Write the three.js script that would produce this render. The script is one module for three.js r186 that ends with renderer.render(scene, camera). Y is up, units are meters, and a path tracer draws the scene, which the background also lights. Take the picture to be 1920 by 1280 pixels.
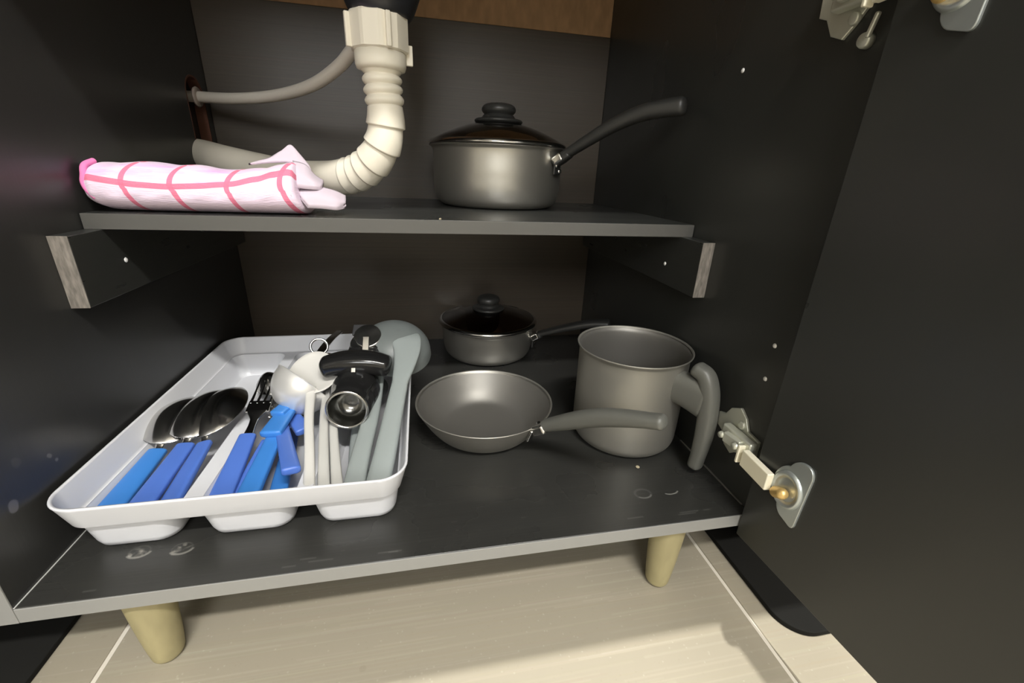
import * as THREE from 'three';
import { RoundedBoxGeometry } from 'three/addons/geometries/RoundedBoxGeometry.js';
import { mergeGeometries, mergeVertices, toCreasedNormals } from 'three/addons/utils/BufferGeometryUtils.js';
import { RectAreaLightUniformsLib } from 'three/addons/lights/RectAreaLightUniformsLib.js';

// ---------------------------------------------------------------- camera, light, exposure
const scene = new THREE.Scene();
const camera = new THREE.PerspectiveCamera(76.95, 1920 / 1280, 0.02, 20);
camera.position.set(0.2939, 0.3025, 0.2747);
camera.rotation.set(-0.3772, -0.2114, 0.0429, 'YXZ');
scene.add(camera);
const renderer = new THREE.WebGLRenderer({ antialias: true });
renderer.toneMapping = THREE.LinearToneMapping;
renderer.toneMappingExposure = 1.0;
renderer.outputColorSpace = THREE.SRGBColorSpace;
renderer.shadowMap.enabled = true;
RectAreaLightUniformsLib.init();
scene.background = new THREE.Color(0x000000);
const LIGHT = {
  lamp: { len: 1.05, wid: 0.12, pos: [0.66, 2.28, 1.50], color: [1, 0.975, 0.93], L: 210, glow: 30 },      // long tube lamp on the kitchen ceiling, parallel to the cabinet
  spot: { size: 0.016, pos: [0.63, 2.28, 0.0], color: [1, 0.97, 0.90], L: 95000, glow: 30 },      // small downlight above the worktop
  window: { w: 1.0, h: 0.8, pos: [-0.1, 1.45, 2.5], color: [0.98, 0.99, 1], L: 12.5, glow: 5 },   // daylight through the frosted window opposite
};

// ---------------------------------------------------------------- helpers
let seed = 7;
const rnd = () => { seed = (seed * 1664525 + 1013904223) >>> 0; return seed / 4294967296; };
const V = (x, y, z) => new THREE.Vector3(x, y, z);
const lin = (r, g, b) => new THREE.Color().setRGB(r, g, b);
const used = {};
function numbered(n) { const k = used[n] = (used[n] ?? -1) + 1; return k ? n + '_' + String(k).padStart(3, '0') : n; }
function mat(color, rough, metal = 0, extra = {}) { return new THREE.MeshStandardMaterial({ color, roughness: rough, metalness: metal, side: THREE.DoubleSide, ...extra }); }
function phys(color, rough, metal = 0, extra = {}) { return new THREE.MeshPhysicalMaterial({ color, roughness: rough, metalness: metal, side: THREE.DoubleSide, ...extra }); }
function part(name, geo, m, parent) {
  const o = new THREE.Mesh(geo, m); o.name = parent ? name : numbered(name);
  o.castShadow = o.receiveShadow = true; (parent ?? scene).add(o); return o;
}
function thing(name, label, category, pos = [0, 0, 0], rotY = 0, group) {
  const o = new THREE.Group(); o.name = numbered(name); scene.add(o); o.position.set(...pos); o.rotation.y = rotY;
  o.userData = { label, category }; if (group) o.userData.group = group; return o;
}
function tag(o, label, category, group) { o.userData = { ...o.userData, label, category }; if (group) o.userData.group = group; return o; }
function struct(o) { o.userData.kind = 'structure'; return o; }
function box(x0, x1, y0, y1, z0, z1, r = 0.0008) {
  const g = new RoundedBoxGeometry(x1 - x0, y1 - y0, z1 - z0, 2, r); g.translate((x0 + x1) / 2, (y0 + y1) / 2, (z0 + z1) / 2); return g;
}
function planarUV(g, a, b, a0, a1, b0, b1) {           // uv from two axes of the position
  const p = g.attributes.position, uv = new Float32Array(p.count * 2), get = { x: 'getX', y: 'getY', z: 'getZ' };
  for (let i = 0; i < p.count; i++) { uv[2 * i] = (p[get[a]](i) - a0) / (a1 - a0); uv[2 * i + 1] = (p[get[b]](i) - b0) / (b1 - b0); }
  g.setAttribute('uv', new THREE.BufferAttribute(uv, 2)); return g;
}
function lathe(pts, seg = 96) { return new THREE.LatheGeometry(pts.map(p => new THREE.Vector2(p[0], p[1])), seg); }
function smoothProfile(pts, n = 60) {                   // Catmull-Rom through profile points
  return new THREE.CatmullRomCurve3(pts.map(p => V(p[0], p[1], 0)), false, 'centripetal').getPoints(n).map(p => [Math.max(p.x, 0.00001), p.y]);
}
// closed loops of equal length lofted one after another; optional caps
function loft(loops, cap0 = false, cap1 = false, closed = true) {
  const n = loops[0].length, pos = [], idx = [];
  for (const l of loops) for (const p of l) pos.push(p.x, p.y, p.z);
  const m = closed ? n : n - 1;
  for (let i = 0; i < loops.length - 1; i++) for (let j = 0; j < m; j++) {
    const a = i * n + j, b = i * n + (j + 1) % n, c = a + n, d = b + n; idx.push(a, c, b, b, c, d);
  }
  const cap = (l, off, flip) => {
    const c = l.reduce((s, p) => s.add(p), V(0, 0, 0)).multiplyScalar(1 / n); const ci = pos.length / 3; pos.push(c.x, c.y, c.z);
    for (let j = 0; j < n; j++) { const a = off + j, b = off + (j + 1) % n; flip ? idx.push(ci, b, a) : idx.push(ci, a, b); }
  };
  if (cap0) cap(loops[0], 0, false);
  if (cap1) cap(loops[loops.length - 1], (loops.length - 1) * n, true);
  const g = new THREE.BufferGeometry(); g.setAttribute('position', new THREE.Float32BufferAttribute(pos, 3)); g.setIndex(idx);
  g.computeVertexNormals(); g.setAttribute('uv', new THREE.Float32BufferAttribute(new Float32Array(pos.length / 3 * 2), 2));
  return g;
}
function crease(g, a = 0.7) { return toCreasedNormals(g.index ? g.toNonIndexed() : g, a); }
// sweep a superellipse section along a curve; fn(t) -> [halfWidth, halfHeight, power]
function sweep(pts, fn, { n = 60, seg = 28, up = V(0, 1, 0), cap = 5, roll = 0 } = {}) {
  const c = new THREE.CatmullRomCurve3(pts.map(p => p.isVector3 ? p : V(...p)), false, 'centripetal');
  const loops = [], ring = (t, k, push) => {
    const P = c.getPointAt(t), T = c.getTangentAt(t), S = T.clone().cross(up).normalize(), U = S.clone().cross(T).normalize();
    const [w, h, e = 2] = fn(t); P.addScaledVector(T, push); const l = [];
    for (let j = 0; j < seg; j++) {
      const a = j / seg * 2 * Math.PI + roll, ca = Math.cos(a), sa = Math.sin(a);
      l.push(P.clone().addScaledVector(S, Math.sign(ca) * Math.abs(ca) ** (2 / e) * w * k).addScaledVector(U, Math.sign(sa) * Math.abs(sa) ** (2 / e) * h * k));
    }
    return l;
  };
  const edge = t => Math.min(...fn(t).slice(0, 2));
  if (cap) for (let i = 0; i < cap; i++) { const a = (i / cap) * Math.PI / 2; loops.push(ring(0, 0.35 + 0.65 * Math.sin(a), -edge(0) * 0.6 * Math.cos(a))); }
  for (let i = 0; i <= n; i++) loops.push(ring(i / n, 1, 0));
  if (cap) for (let i = cap - 1; i >= 0; i--) { const a = (i / cap) * Math.PI / 2; loops.push(ring(1, 0.35 + 0.65 * Math.sin(a), edge(1) * 0.6 * Math.cos(a))); }
  return loft(loops, true, true);
}
function rrect(x0, x1, z0, z1, r, y, n = 8) {           // rounded rectangle loop in the xz plane
  const out = [], cs = [[x1 - r, z1 - r, 0], [x0 + r, z1 - r, 1], [x0 + r, z0 + r, 2], [x1 - r, z0 + r, 3]];
  for (const [cx, cz, q] of cs) for (let i = 0; i <= n; i++) { const a = (q + i / n) * Math.PI / 2; out.push(V(cx + r * Math.cos(a), y, cz + r * Math.sin(a))); }
  return out;
}
function shapeRR(x0, x1, y0, y1, r, S = THREE.Shape) {
  const s = new S(); s.moveTo(x0 + r, y0); s.lineTo(x1 - r, y0); s.absarc(x1 - r, y0 + r, r, -Math.PI / 2, 0); s.lineTo(x1, y1 - r); s.absarc(x1 - r, y1 - r, r, 0, Math.PI / 2);
  s.lineTo(x0 + r, y1); s.absarc(x0 + r, y1 - r, r, Math.PI / 2, Math.PI); s.lineTo(x0, y0 + r); s.absarc(x0 + r, y0 + r, r, Math.PI, 1.5 * Math.PI); return s;
}
function tf(g, { p = [0, 0, 0], r = [0, 0, 0], s = [1, 1, 1] } = {}) {
  g.applyMatrix4(new THREE.Matrix4().compose(V(...p), new THREE.Quaternion().setFromEuler(new THREE.Euler(...r)), V(...s))); return g;
}
function merge(list) {
  return mergeGeometries(list.map(g => { const h = g.index ? g.toNonIndexed() : g.clone(); for (const k of Object.keys(h.attributes)) if (!['position', 'normal', 'uv'].includes(k)) h.deleteAttribute(k); if (!h.attributes.uv) h.setAttribute('uv', new THREE.Float32BufferAttribute(new Float32Array(h.attributes.position.count * 2), 2)); return h; }));
}
function canvasTex(w, h, draw, srgb = true) {
  const c = document.createElement('canvas'); c.width = w; c.height = h; draw(c.getContext('2d'), w, h);
  const t = new THREE.CanvasTexture(c); if (srgb) t.colorSpace = THREE.SRGBColorSpace; t.wrapS = t.wrapT = THREE.RepeatWrapping; t.anisotropy = 8; return t;
}
function noiseTex(size, fx, fy, lo, hi, srgb = false, tint = [1, 1, 1], octaves = 4) {   // tileable value noise
  const d = new Uint8Array(size * size * 4), grids = [];
  for (let o = 0; o < octaves; o++) { const gx = fx << o, gy = fy << o, g = new Float32Array(gx * gy); for (let i = 0; i < g.length; i++) g[i] = rnd(); grids.push([gx, gy, g, 0.5 ** o]); }
  const sm = t => t * t * (3 - 2 * t); let tot = 0; grids.forEach(g => tot += g[3]);
  for (let y = 0; y < size; y++) for (let x = 0; x < size; x++) {
    let v = 0;
    for (const [gx, gy, g, a] of grids) {
      const u = x / size * gx, w = y / size * gy, i = u | 0, j = w | 0, fu = sm(u - i), fw = sm(w - j), i1 = (i + 1) % gx, j1 = (j + 1) % gy;
      v += a * ((g[j * gx + i] * (1 - fu) + g[j * gx + i1] * fu) * (1 - fw) + (g[j1 * gx + i] * (1 - fu) + g[j1 * gx + i1] * fu) * fw);
    }
    v = lo + (hi - lo) * Math.min(1, Math.max(0, (v / tot - 0.5) * 1.8 + 0.5));
    const k = (y * size + x) * 4; d[k] = v * 255 * tint[0]; d[k + 1] = v * 255 * tint[1]; d[k + 2] = v * 255 * tint[2]; d[k + 3] = 255;
  }
  const t = new THREE.DataTexture(d, size, size); t.magFilter = THREE.LinearFilter; t.minFilter = THREE.LinearMipmapLinearFilter; t.generateMipmaps = true;
  t.wrapS = t.wrapT = THREE.RepeatWrapping; if (srgb) t.colorSpace = THREE.SRGBColorSpace; t.needsUpdate = true; return t;
}

// ---------------------------------------------------------------- materials
const grainBump = noiseTex(256, 4, 64, 0, 1), fineRough = noiseTex(256, 8, 8, 0.75, 1);
const M = {};
M.laminate = mat(lin(0.0305, 0.0315, 0.0290), 0.36, 0, { bumpMap: grainBump, bumpScale: 0.00004, roughnessMap: fineRough });
M.banding = mat(lin(0.24, 0.24, 0.23), 0.45);
M.bandWarm = mat(lin(0.26, 0.235, 0.205), 0.55, 0, { map: noiseTex(128, 8, 8, 0.75, 1, true) });
M.chip = mat(lin(0.46, 0.28, 0.15), 0.85, 0, { map: noiseTex(256, 24, 10, 0.88, 1, true) });
M.backWood = mat(lin(1, 1, 1), 0.42, 0, { bumpMap: grainBump, bumpScale: 0.00002 });
M.rawEdge = mat(lin(0.12, 0.05, 0.03), 0.9);
M.plasticWhite = phys(lin(0.66, 0.67, 0.70), 0.33);
M.hose = phys(lin(0.82, 0.77, 0.65), 0.5);
M.thinHose = phys(lin(0.60, 0.56, 0.49), 0.5);
M.blackPlastic = mat(lin(0.02, 0.021, 0.024), 0.35);
M.pot = phys(lin(0.52, 0.505, 0.455), 0.40, 0.86, { bumpMap: noiseTex(128, 32, 32, 0, 1), bumpScale: 0.00001 });
M.milkPot = phys(lin(0.33, 0.32, 0.285), 0.50, 0.75);  // duller copy of the pot metal, its weaker light put into the darker colour
M.potIn = phys(lin(0.185, 0.178, 0.162), 0.46, 0.6);
M.bake = phys(lin(0.035, 0.035, 0.033), 0.38);
M.greyHandle = phys(lin(0.105, 0.106, 0.094), 0.42);
M.chrome = mat(lin(0.85, 0.84, 0.81), 0.12, 1);
M.screw = mat(lin(0.9, 0.9, 0.88), 0.25, 0.3);  // pale, barely metallic tone paints in the glint of the screw heads
M.steel = mat(lin(0.62, 0.61, 0.59), 0.16, 1);
M.nickel = mat(lin(0.50, 0.54, 0.53), 0.30, 0.7);
M.zinc = mat(lin(0.62, 0.63, 0.54), 0.36, 0.55);
M.brass = mat(lin(0.75, 0.52, 0.20), 0.35, 0.6);
M.cream = mat(lin(0.82, 0.78, 0.62), 0.4);
M.glass = phys(lin(0.42, 0.36, 0.31), 0.03, 0, { transmission: 1, thickness: 0, ior: 1.5 });  // brown tint puts the lid's dark reflections into the glass colour
M.blue = phys(lin(0.045, 0.205, 0.58), 0.36);
M.blueB = phys(lin(0.075, 0.165, 0.54), 0.36);
M.greyNylon = phys(lin(0.125, 0.14, 0.137), 0.42);
M.paleNylon = phys(lin(0.255, 0.285, 0.28), 0.42);
M.whiteSpoon = phys(lin(0.47, 0.465, 0.44), 0.34);
M.film = phys(lin(0.56, 0.55, 0.52), 0.32);
M.legWood = mat(lin(0.36, 0.315, 0.17), 0.55, 0, { map: noiseTex(128, 6, 6, 0.85, 1, true) });
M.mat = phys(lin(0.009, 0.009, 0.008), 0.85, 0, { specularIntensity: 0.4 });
M.wall = mat(lin(0.42, 0.40, 0.36), 0.9);
M.ceil = mat(lin(0.60, 0.59, 0.56), 0.9);
M.counter = mat(lin(0.12, 0.12, 0.12), 0.4);

// ---------------------------------------------------------------- the room
const FY = -0.105, CY = 2.3, RX0 = -1.5, RX1 = 1.25, RZ0 = -0.53, RZ1 = 2.55;
{
  const floor = struct(new THREE.Group()); floor.name = 'floor'; scene.add(floor);
  part('grout_bed', box(RX0 - .1, RX1 + .1, FY - 0.05, FY - 0.0012, RZ0 - .1, RZ1 + .1), mat(lin(0.62, 0.58, 0.50), 0.9), floor);
  const tiles = [0, 1, 2].map(i => {
    const t = canvasTex(1024, 1024, (c, w, h) => {
      c.fillStyle = ['#979080', '#948d7d', '#999282'][i]; c.fillRect(0, 0, w, h);
      for (let k = 0; k < 900; k++) { const a = rnd(); c.fillStyle = a > .5 ? `rgba(225,215,198,${0.02 + rnd() * .06})` : `rgba(150,134,112,${0.02 + rnd() * .05})`; c.fillRect(rnd() * w - 200, rnd() * h, 80 + rnd() * 500, 1 + rnd() * 3); }
      for (let k = 0; k < 26; k++) { c.fillStyle = `rgba(110,100,86,${0.05 + rnd() * .08})`; c.beginPath(); c.ellipse(rnd() * w, rnd() * h, 4 + rnd() * 18, 1 + rnd() * 4, 0, 0, 7); c.fill(); }
      for (let k = 0; k < 2500; k++) { c.fillStyle = rnd() > .5 ? 'rgba(240,234,220,.16)' : 'rgba(120,108,92,.12)'; c.fillRect(rnd() * w, rnd() * h, 2, 2); }
    });
    return mat(lin(1, 1, 1), 0.5, 0, { map: t, bumpMap: t, bumpScale: 0.00012 });
  });
  const S = 0.5902, gx0 = 0.0122 - 3 * S, gz0 = -1.1 * S;
  const tg = planarUV(new RoundedBoxGeometry(S - 0.004, 0.009, S - 0.004, 2, 0.001), 'x', 'z', -S / 2, S / 2, -S / 2, S / 2);
  for (let i = 0; i < 7; i++) for (let j = 0; j < 6; j++) {
    const x = gx0 + (i + .5) * S, z = gz0 + (j + .5) * S + 0.225; if (x - S / 2 > RX1 || x + S / 2 < RX0 - .3) continue;
    const t = part('tile', tg, tiles[(i * 2 + j) % 3], floor); t.name = 'tile_' + String(i * 6 + j).padStart(3, '0'); t.position.set(x, FY - 0.0045, z);
  }
  const w = (name, g, m = M.wall) => struct(part(name, g, m));
  w('wall_back', box(RX0 - .1, RX1 + .1, FY, CY, RZ0 - .1, RZ0));
  w('wall_left', box(RX0 - .1, RX0, FY, CY, RZ0, RZ1));
  w('wall_right', box(RX1, RX1 + .1, FY, CY, RZ0, RZ1));
  w('ceiling', box(RX0 - .1, RX1 + .1, CY, CY + .1, RZ0 - .1, RZ1 + .1), M.ceil);
  const W = LIGHT.window, x0 = W.pos[0] - W.w / 2, x1 = x0 + W.w, y0 = W.pos[1] - W.h / 2, y1 = y0 + W.h;
  w('wall_front', merge([box(RX0 - .1, x0, FY, CY, RZ1, RZ1 + .1), box(x1, RX1 + .1, FY, CY, RZ1, RZ1 + .1), box(x0, x1, FY, y0, RZ1, RZ1 + .1), box(x0, x1, y1, CY, RZ1, RZ1 + .1)]));
  const win = struct(new THREE.Group()); win.name = 'window_1'; scene.add(win);
  const F = mat(lin(.8, .8, .78), .5);
  part('window_frame', merge([box(x0, x0 + .05, y0, y1, RZ1 + .01, RZ1 + .06), box(x1 - .05, x1, y0, y1, RZ1 + .01, RZ1 + .06), box(x0, x1, y0, y0 + .05, RZ1 + .01, RZ1 + .06), box(x0, x1, y1 - .05, y1, RZ1 + .01, RZ1 + .06), box(W.pos[0] - .03, W.pos[0] + .03, y0, y1, RZ1 + .01, RZ1 + .06)]), F, win);
  const pane = mat(lin(.8, .8, .8), .6, 0, { emissive: lin(...W.color), emissiveIntensity: W.glow });
  part('window_pane', box(x0 + .02, x1 - .02, y0 + .02, y1 - .02, RZ1 + .04, RZ1 + .05), pane, win);
  const rl = new THREE.RectAreaLight(lin(...W.color), W.L, W.w - .1, W.h - .1); rl.position.set(W.pos[0], W.pos[1], RZ1 - 0.005); rl.lookAt(W.pos[0], W.pos[1], -1); win.add(rl);
}
function ceilingLamp(L, name, label) {
  const g = thing(name, label, 'lamp', [L.pos[0], CY, L.pos[2]]); const R = L.size / 2;
  part('housing', lathe([[0.001, 0], [R * 1.12, 0], [R * 1.12, -0.018], [R * 1.03, -0.02], [R, -0.014]], 48), mat(lin(.8, .8, .78), .4), g);
  part('lamp_diffuser', lathe([[0.001, -0.016], [R * .7, -0.0155], [R, -0.014]], 48), mat(lin(.9, .9, .9), .5, 0, { emissive: lin(...L.color), emissiveIntensity: L.glow }), g);
  const s = L.size * 0.886, rl = new THREE.RectAreaLight(lin(...L.color), L.L, s, s); rl.position.set(0, -0.022, 0); rl.rotation.x = -Math.PI / 2; g.add(rl);
}
{
  const L = LIGHT.lamp, g = thing('ceiling_lamp', 'long white tube lamp on the ceiling in front of the sink cabinet', 'lamp', [L.pos[0], CY, L.pos[2]]);
  part('housing', box(-L.len / 2 - .03, L.len / 2 + .03, -.012, -.0005, -L.wid / 2 - .015, L.wid / 2 + .015, .004), mat(lin(.8, .8, .78), .4), g);
  part('lamp_diffuser', box(-L.len / 2, L.len / 2, -.017, -.0125, -L.wid / 2, L.wid / 2, .002), mat(lin(.9, .9, .9), .5, 0, { emissive: lin(...L.color), emissiveIntensity: L.glow }), g);
  const rl = new THREE.RectAreaLight(lin(...L.color), L.L, L.len, L.wid); rl.position.set(0, -0.022, 0); rl.rotation.x = -Math.PI / 2; g.add(rl);
}
ceilingLamp(LIGHT.spot, 'ceiling_downlight', 'small round downlight above the worktop edge');
{
  const L = tag(part('floor_sheet', new THREE.ExtrudeGeometry(shapeRR(-0.95, -0.0365, -0.45, 0.48, 0.03), { depth: 0.004, bevelEnabled: true, bevelSize: 0.001, bevelThickness: 0.001, bevelSegments: 2 }), M.mat), 'black flat sheet on the tiles at the lower left corner of the picture', 'mat');  // thin near-black sheet laid over the tiles
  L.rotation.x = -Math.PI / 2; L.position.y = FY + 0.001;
  const R = tag(part('floor_sheet', new THREE.ExtrudeGeometry(shapeRR(0.6265, 1.2, -0.058, 0.48, 0.03), { depth: 0.004, bevelEnabled: true, bevelSize: 0.001, bevelThickness: 0.001, bevelSegments: 2 }), M.mat), 'black flat mat with a rounded corner on the tiles below the open door', 'mat');
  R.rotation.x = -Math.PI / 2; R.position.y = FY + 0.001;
}

// ---------------------------------------------------------------- the sink cabinet
const W = 0.6, D = 0.498, T = 0.0134, HS = 0.2536, TS = 0.0138, ZS = -0.1801, TOP = 0.73;
const cabinet = thing('sink_cabinet', 'dark charcoal sink cabinet on short beige legs with its right door open', 'cabinet');
// stains with outlines of their own on the bottom panel and the left side
const bottomTex = canvasTex(1200, 1000, (c, w, h) => {           // 2 px per mm, x to the right, z from back to front
  c.fillStyle = '#2d2d2b'; c.fillRect(0, 0, w, h);
  for (let k = 0; k < 1500; k++) { c.fillStyle = rnd() > .5 ? `rgba(95,95,90,${.03 + rnd() * .05})` : `rgba(10,10,10,${.04 + rnd() * .08})`; c.fillRect(rnd() * w - 100, rnd() * h, 60 + rnd() * 300, 1); }
  const at = (x, z) => [x * 2000, (z + D) * 1000 / D];
  const ring = (x, z, r, a0, a1, col, lw = 4, sq = .75) => { const [u, v] = at(x, z); c.strokeStyle = col; c.lineWidth = lw; c.beginPath(); c.ellipse(u, v, r * 2000, r * 2000 * sq, 0, a0, a1); c.stroke(); };
  for (const [x, z] of [[0.0567, -0.042], [0.0885, -0.0405]]) {
    ring(x, z, .0085, 0.1, 2.6, 'rgba(170,168,160,.5)', 4); ring(x, z, .0075, 0, 7, 'rgba(110,108,104,.35)', 2);
    for (let k = 0; k < 14; k++) { const [u, v] = at(x + (rnd() - .5) * .011, z + (rnd() - .5) * .009); c.fillStyle = `rgba(150,146,138,${.12 + rnd() * .3})`; c.beginPath(); c.ellipse(u, v, 1 + rnd() * 5, 1 + rnd() * 3, rnd() * 3, 0, 7); c.fill(); }
  }
  ring(.5065, -.043, .0085, 0, 7, 'rgba(80,80,78,.5)', 5); ring(.5065, -.043, .0085, .4, 2.4, 'rgba(130,130,126,.5)', 3);
  ring(.536, -.046, .011, .6, 2.2, 'rgba(170,170,164,.6)', 3);
  for (let k = 0; k < 40; k++) { const [u, v] = at(.2 + rnd() * .38, -.15 + rnd() * .15); c.fillStyle = `rgba(120,118,112,${.08 + rnd() * .14})`; c.fillRect(u, v, 2 + rnd() * 10, 1 + rnd() * 2); }
  for (let k = 0; k < 10; k++) { const [u, v] = at(rnd() * .6, -.006 - rnd() * .008); c.fillStyle = 'rgba(120,120,116,.25)'; c.fillRect(u, v, 10 + rnd() * 30, 3); }
});
const leftTex = canvasTex(1000, 1400, (c, w, h) => {
  c.fillStyle = '#2e2e2d'; c.fillRect(0, 0, w, h);
  for (let k = 0; k < 700; k++) { c.fillStyle = rnd() > .5 ? `rgba(85,85,84,${.03 + rnd() * .04})` : `rgba(15,15,15,${.04 + rnd() * .07})`; c.fillRect(rnd() * w, rnd() * h - 100, 1, 60 + rnd() * 260); }
  const blob = (z, y, a, b, col) => { c.fillStyle = col; for (let k = 0; k < 5; k++) { c.beginPath(); c.ellipse((z + .5) * 2000 + (rnd() - .5) * a * 900, (.65 - y) * 2000 + (rnd() - .5) * b * 900, a * 1300, b * 1300, rnd(), 0, 7); c.fill(); } };
  blob(-.030, .0655, .0052, .006, 'rgba(92,92,98,.75)'); blob(-.070, .080, .0022, .0036, 'rgba(96,94,90,.6)'); blob(-.074, .0735, .002, .002, 'rgba(96,94,90,.5)'); blob(-.045, .092, .004, .006, 'rgba(60,60,56,.6)');
});
const panelFloor = mat(lin(1, 1, 1), 0.33, 0, { map: bottomTex, roughnessMap: fineRough });
const panelLeft = mat(lin(1, 1, 1), 0.36, 0, { map: leftTex });
{
  part('bottom_panel', planarUV(box(0.0002, W - .0002, -T, 0, -D, -0.0012), 'x', 'z', 0, W, 0, -D), panelFloor, cabinet);
  part('edge_strip', box(0.0002, W - .0002, -T, -0.0002, -0.0012, 0, .0004), M.banding, cabinet);
  // left side with the oblong pipe cut-out
  const sh = new THREE.Shape(); sh.moveTo(-D - .012, -T); sh.lineTo(-0.001, -T); sh.lineTo(-0.001, TOP); sh.lineTo(-D - .012, TOP); sh.closePath();
  const hole = shapeRR(-0.483, -0.431, 0.286, 0.404, 0.024, THREE.Path); sh.holes.push(hole);
  const lg = new THREE.ExtrudeGeometry(sh, { depth: 0.0134, bevelEnabled: false, curveSegments: 20 });
  planarUV(lg, 'x', 'y', -.5, 0, -.05, .65); lg.rotateY(-Math.PI / 2);
  const lp = part('side_panel', lg, panelLeft, cabinet); lp.userData.label = 'left side panel with pipe cut-out';
  part('edge_strip', box(-T, 0, -T, TOP, -0.001, 0.0002, .0003), M.banding, cabinet);
  const rim = []; for (let i = 0; i < 72; i++) { const pts = hole.getSpacedPoints(72); rim.push(pts[i]); }
  const loops = [[1, 0.0002], [1, -0.0136], [.9, -0.0136], [.9, 0.0002]].map(([k, x]) => rim.map(p => V(x, 0.345 + (p.y - 0.345) * (k === 1 ? 1 : .965), -0.457 - (-0.457 - p.x) * (k === 1 ? 1 : .93))));
  part('cut_edge', crease(loft([...loops, loops[0]])), M.rawEdge, cabinet);
  const rp = part('side_panel', box(W, W + T, -T, TOP, -D - .012, -0.001), M.laminate, cabinet); rp.userData.label = 'right side panel';
  part('edge_strip', box(W, W + T, -T, TOP, -0.001, 0.0002, .0003), M.laminate, cabinet);
  const backTex = canvasTex(1024, 1024, (c, w, h) => {
    c.fillStyle = '#423a30'; c.fillRect(0, 0, w, h);
    for (let k = 0; k < 2600; k++) { c.fillStyle = rnd() > .5 ? `rgba(100,92,80,${.02 + rnd() * .03})` : `rgba(28,25,22,${.02 + rnd() * .04})`; c.fillRect(rnd() * w - 200, rnd() * h, 120 + rnd() * 600, 1 + rnd() * 2); }
  });
  M.backWood.map = backTex; M.backWood.map.needsUpdate = true;
  part('back_panel', planarUV(box(0, W, -T, 0.5067, -D - .006, -D), 'x', 'y', 0, .6, 0, .6), M.backWood, cabinet);
  part('back_rail', planarUV(box(0, W, 0.5069, TOP, -D - .008, -D - .002), 'x', 'y', 0, .2, 0, .2), M.chip, cabinet).userData.label = 'bare brown chipboard rail at the top';
  part('seam_strip', box(.0001, .0011, .0001, .0009, -.078, -.0005, .0003), mat(lin(.42, .42, .41), .5), cabinet);
  part('seam_strip', box(W - .0022, W - .0002, .0001, .0010, -.125, -.0125, .0003), mat(lin(.11, .105, .095), .5), cabinet);
  part('front_rail', box(.0002, W - .0002, .605, TOP, -.0165, -.0005), M.laminate, cabinet);
  // support battens under the shelf
  const y1 = HS - TS, y0 = y1 - 0.0602, zb = -0.1383;
  for (const s of [0, 1]) {
    const b = part('support_batten', box(s ? W - .0142 : 0.0001, s ? W - .0001 : 0.0142, y0, y1, -D + .002, zb - .0008), M.laminate, cabinet);
    part('batten_end', box(s ? W - .0142 : 0.0001, s ? W - .0001 : 0.0142, y0, y1, zb - .0008, zb, .0003), M.bandWarm, b);
    const sc = part('screw', lathe([[.0001, .0014], [.0012, .0012], [.0022, .0005], [.0024, 0]], 20), M.screw, b);
    sc.rotation.z = s ? Math.PI / 2 : -Math.PI / 2; sc.position.set(s ? W - .0142 : .0142, s ? .204 : .2087, s ? -.2059 : -.2003);
  }
  for (const [y, z] of [[.4007, -.1519], [.1664, -.0283], [.1333, -.0284]]) {
    const sc = part('screw', lathe([[.0001, .0013], [.0012, .0011], [.0020, .0005], [.0022, 0]], 20), M.screw, cabinet); sc.rotation.z = Math.PI / 2; sc.position.set(W, y, z);
  }
  // four turned legs
  const leg = lathe(smoothProfile([[.0001, 0], [.008, .0005], [.0115, .004], [.0128, .012], [.0155, .045], [.0178, .0895], [.0178, .0915], [.0001, .0915]], 60), 40);
  for (const [x, z] of [[.0622, -.0275], [.5298, -.0245], [.0622, -.44], [.5298, -.44]]) part('leg', leg, M.legWood, cabinet).position.set(x, FY + .0001, z);
}
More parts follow.
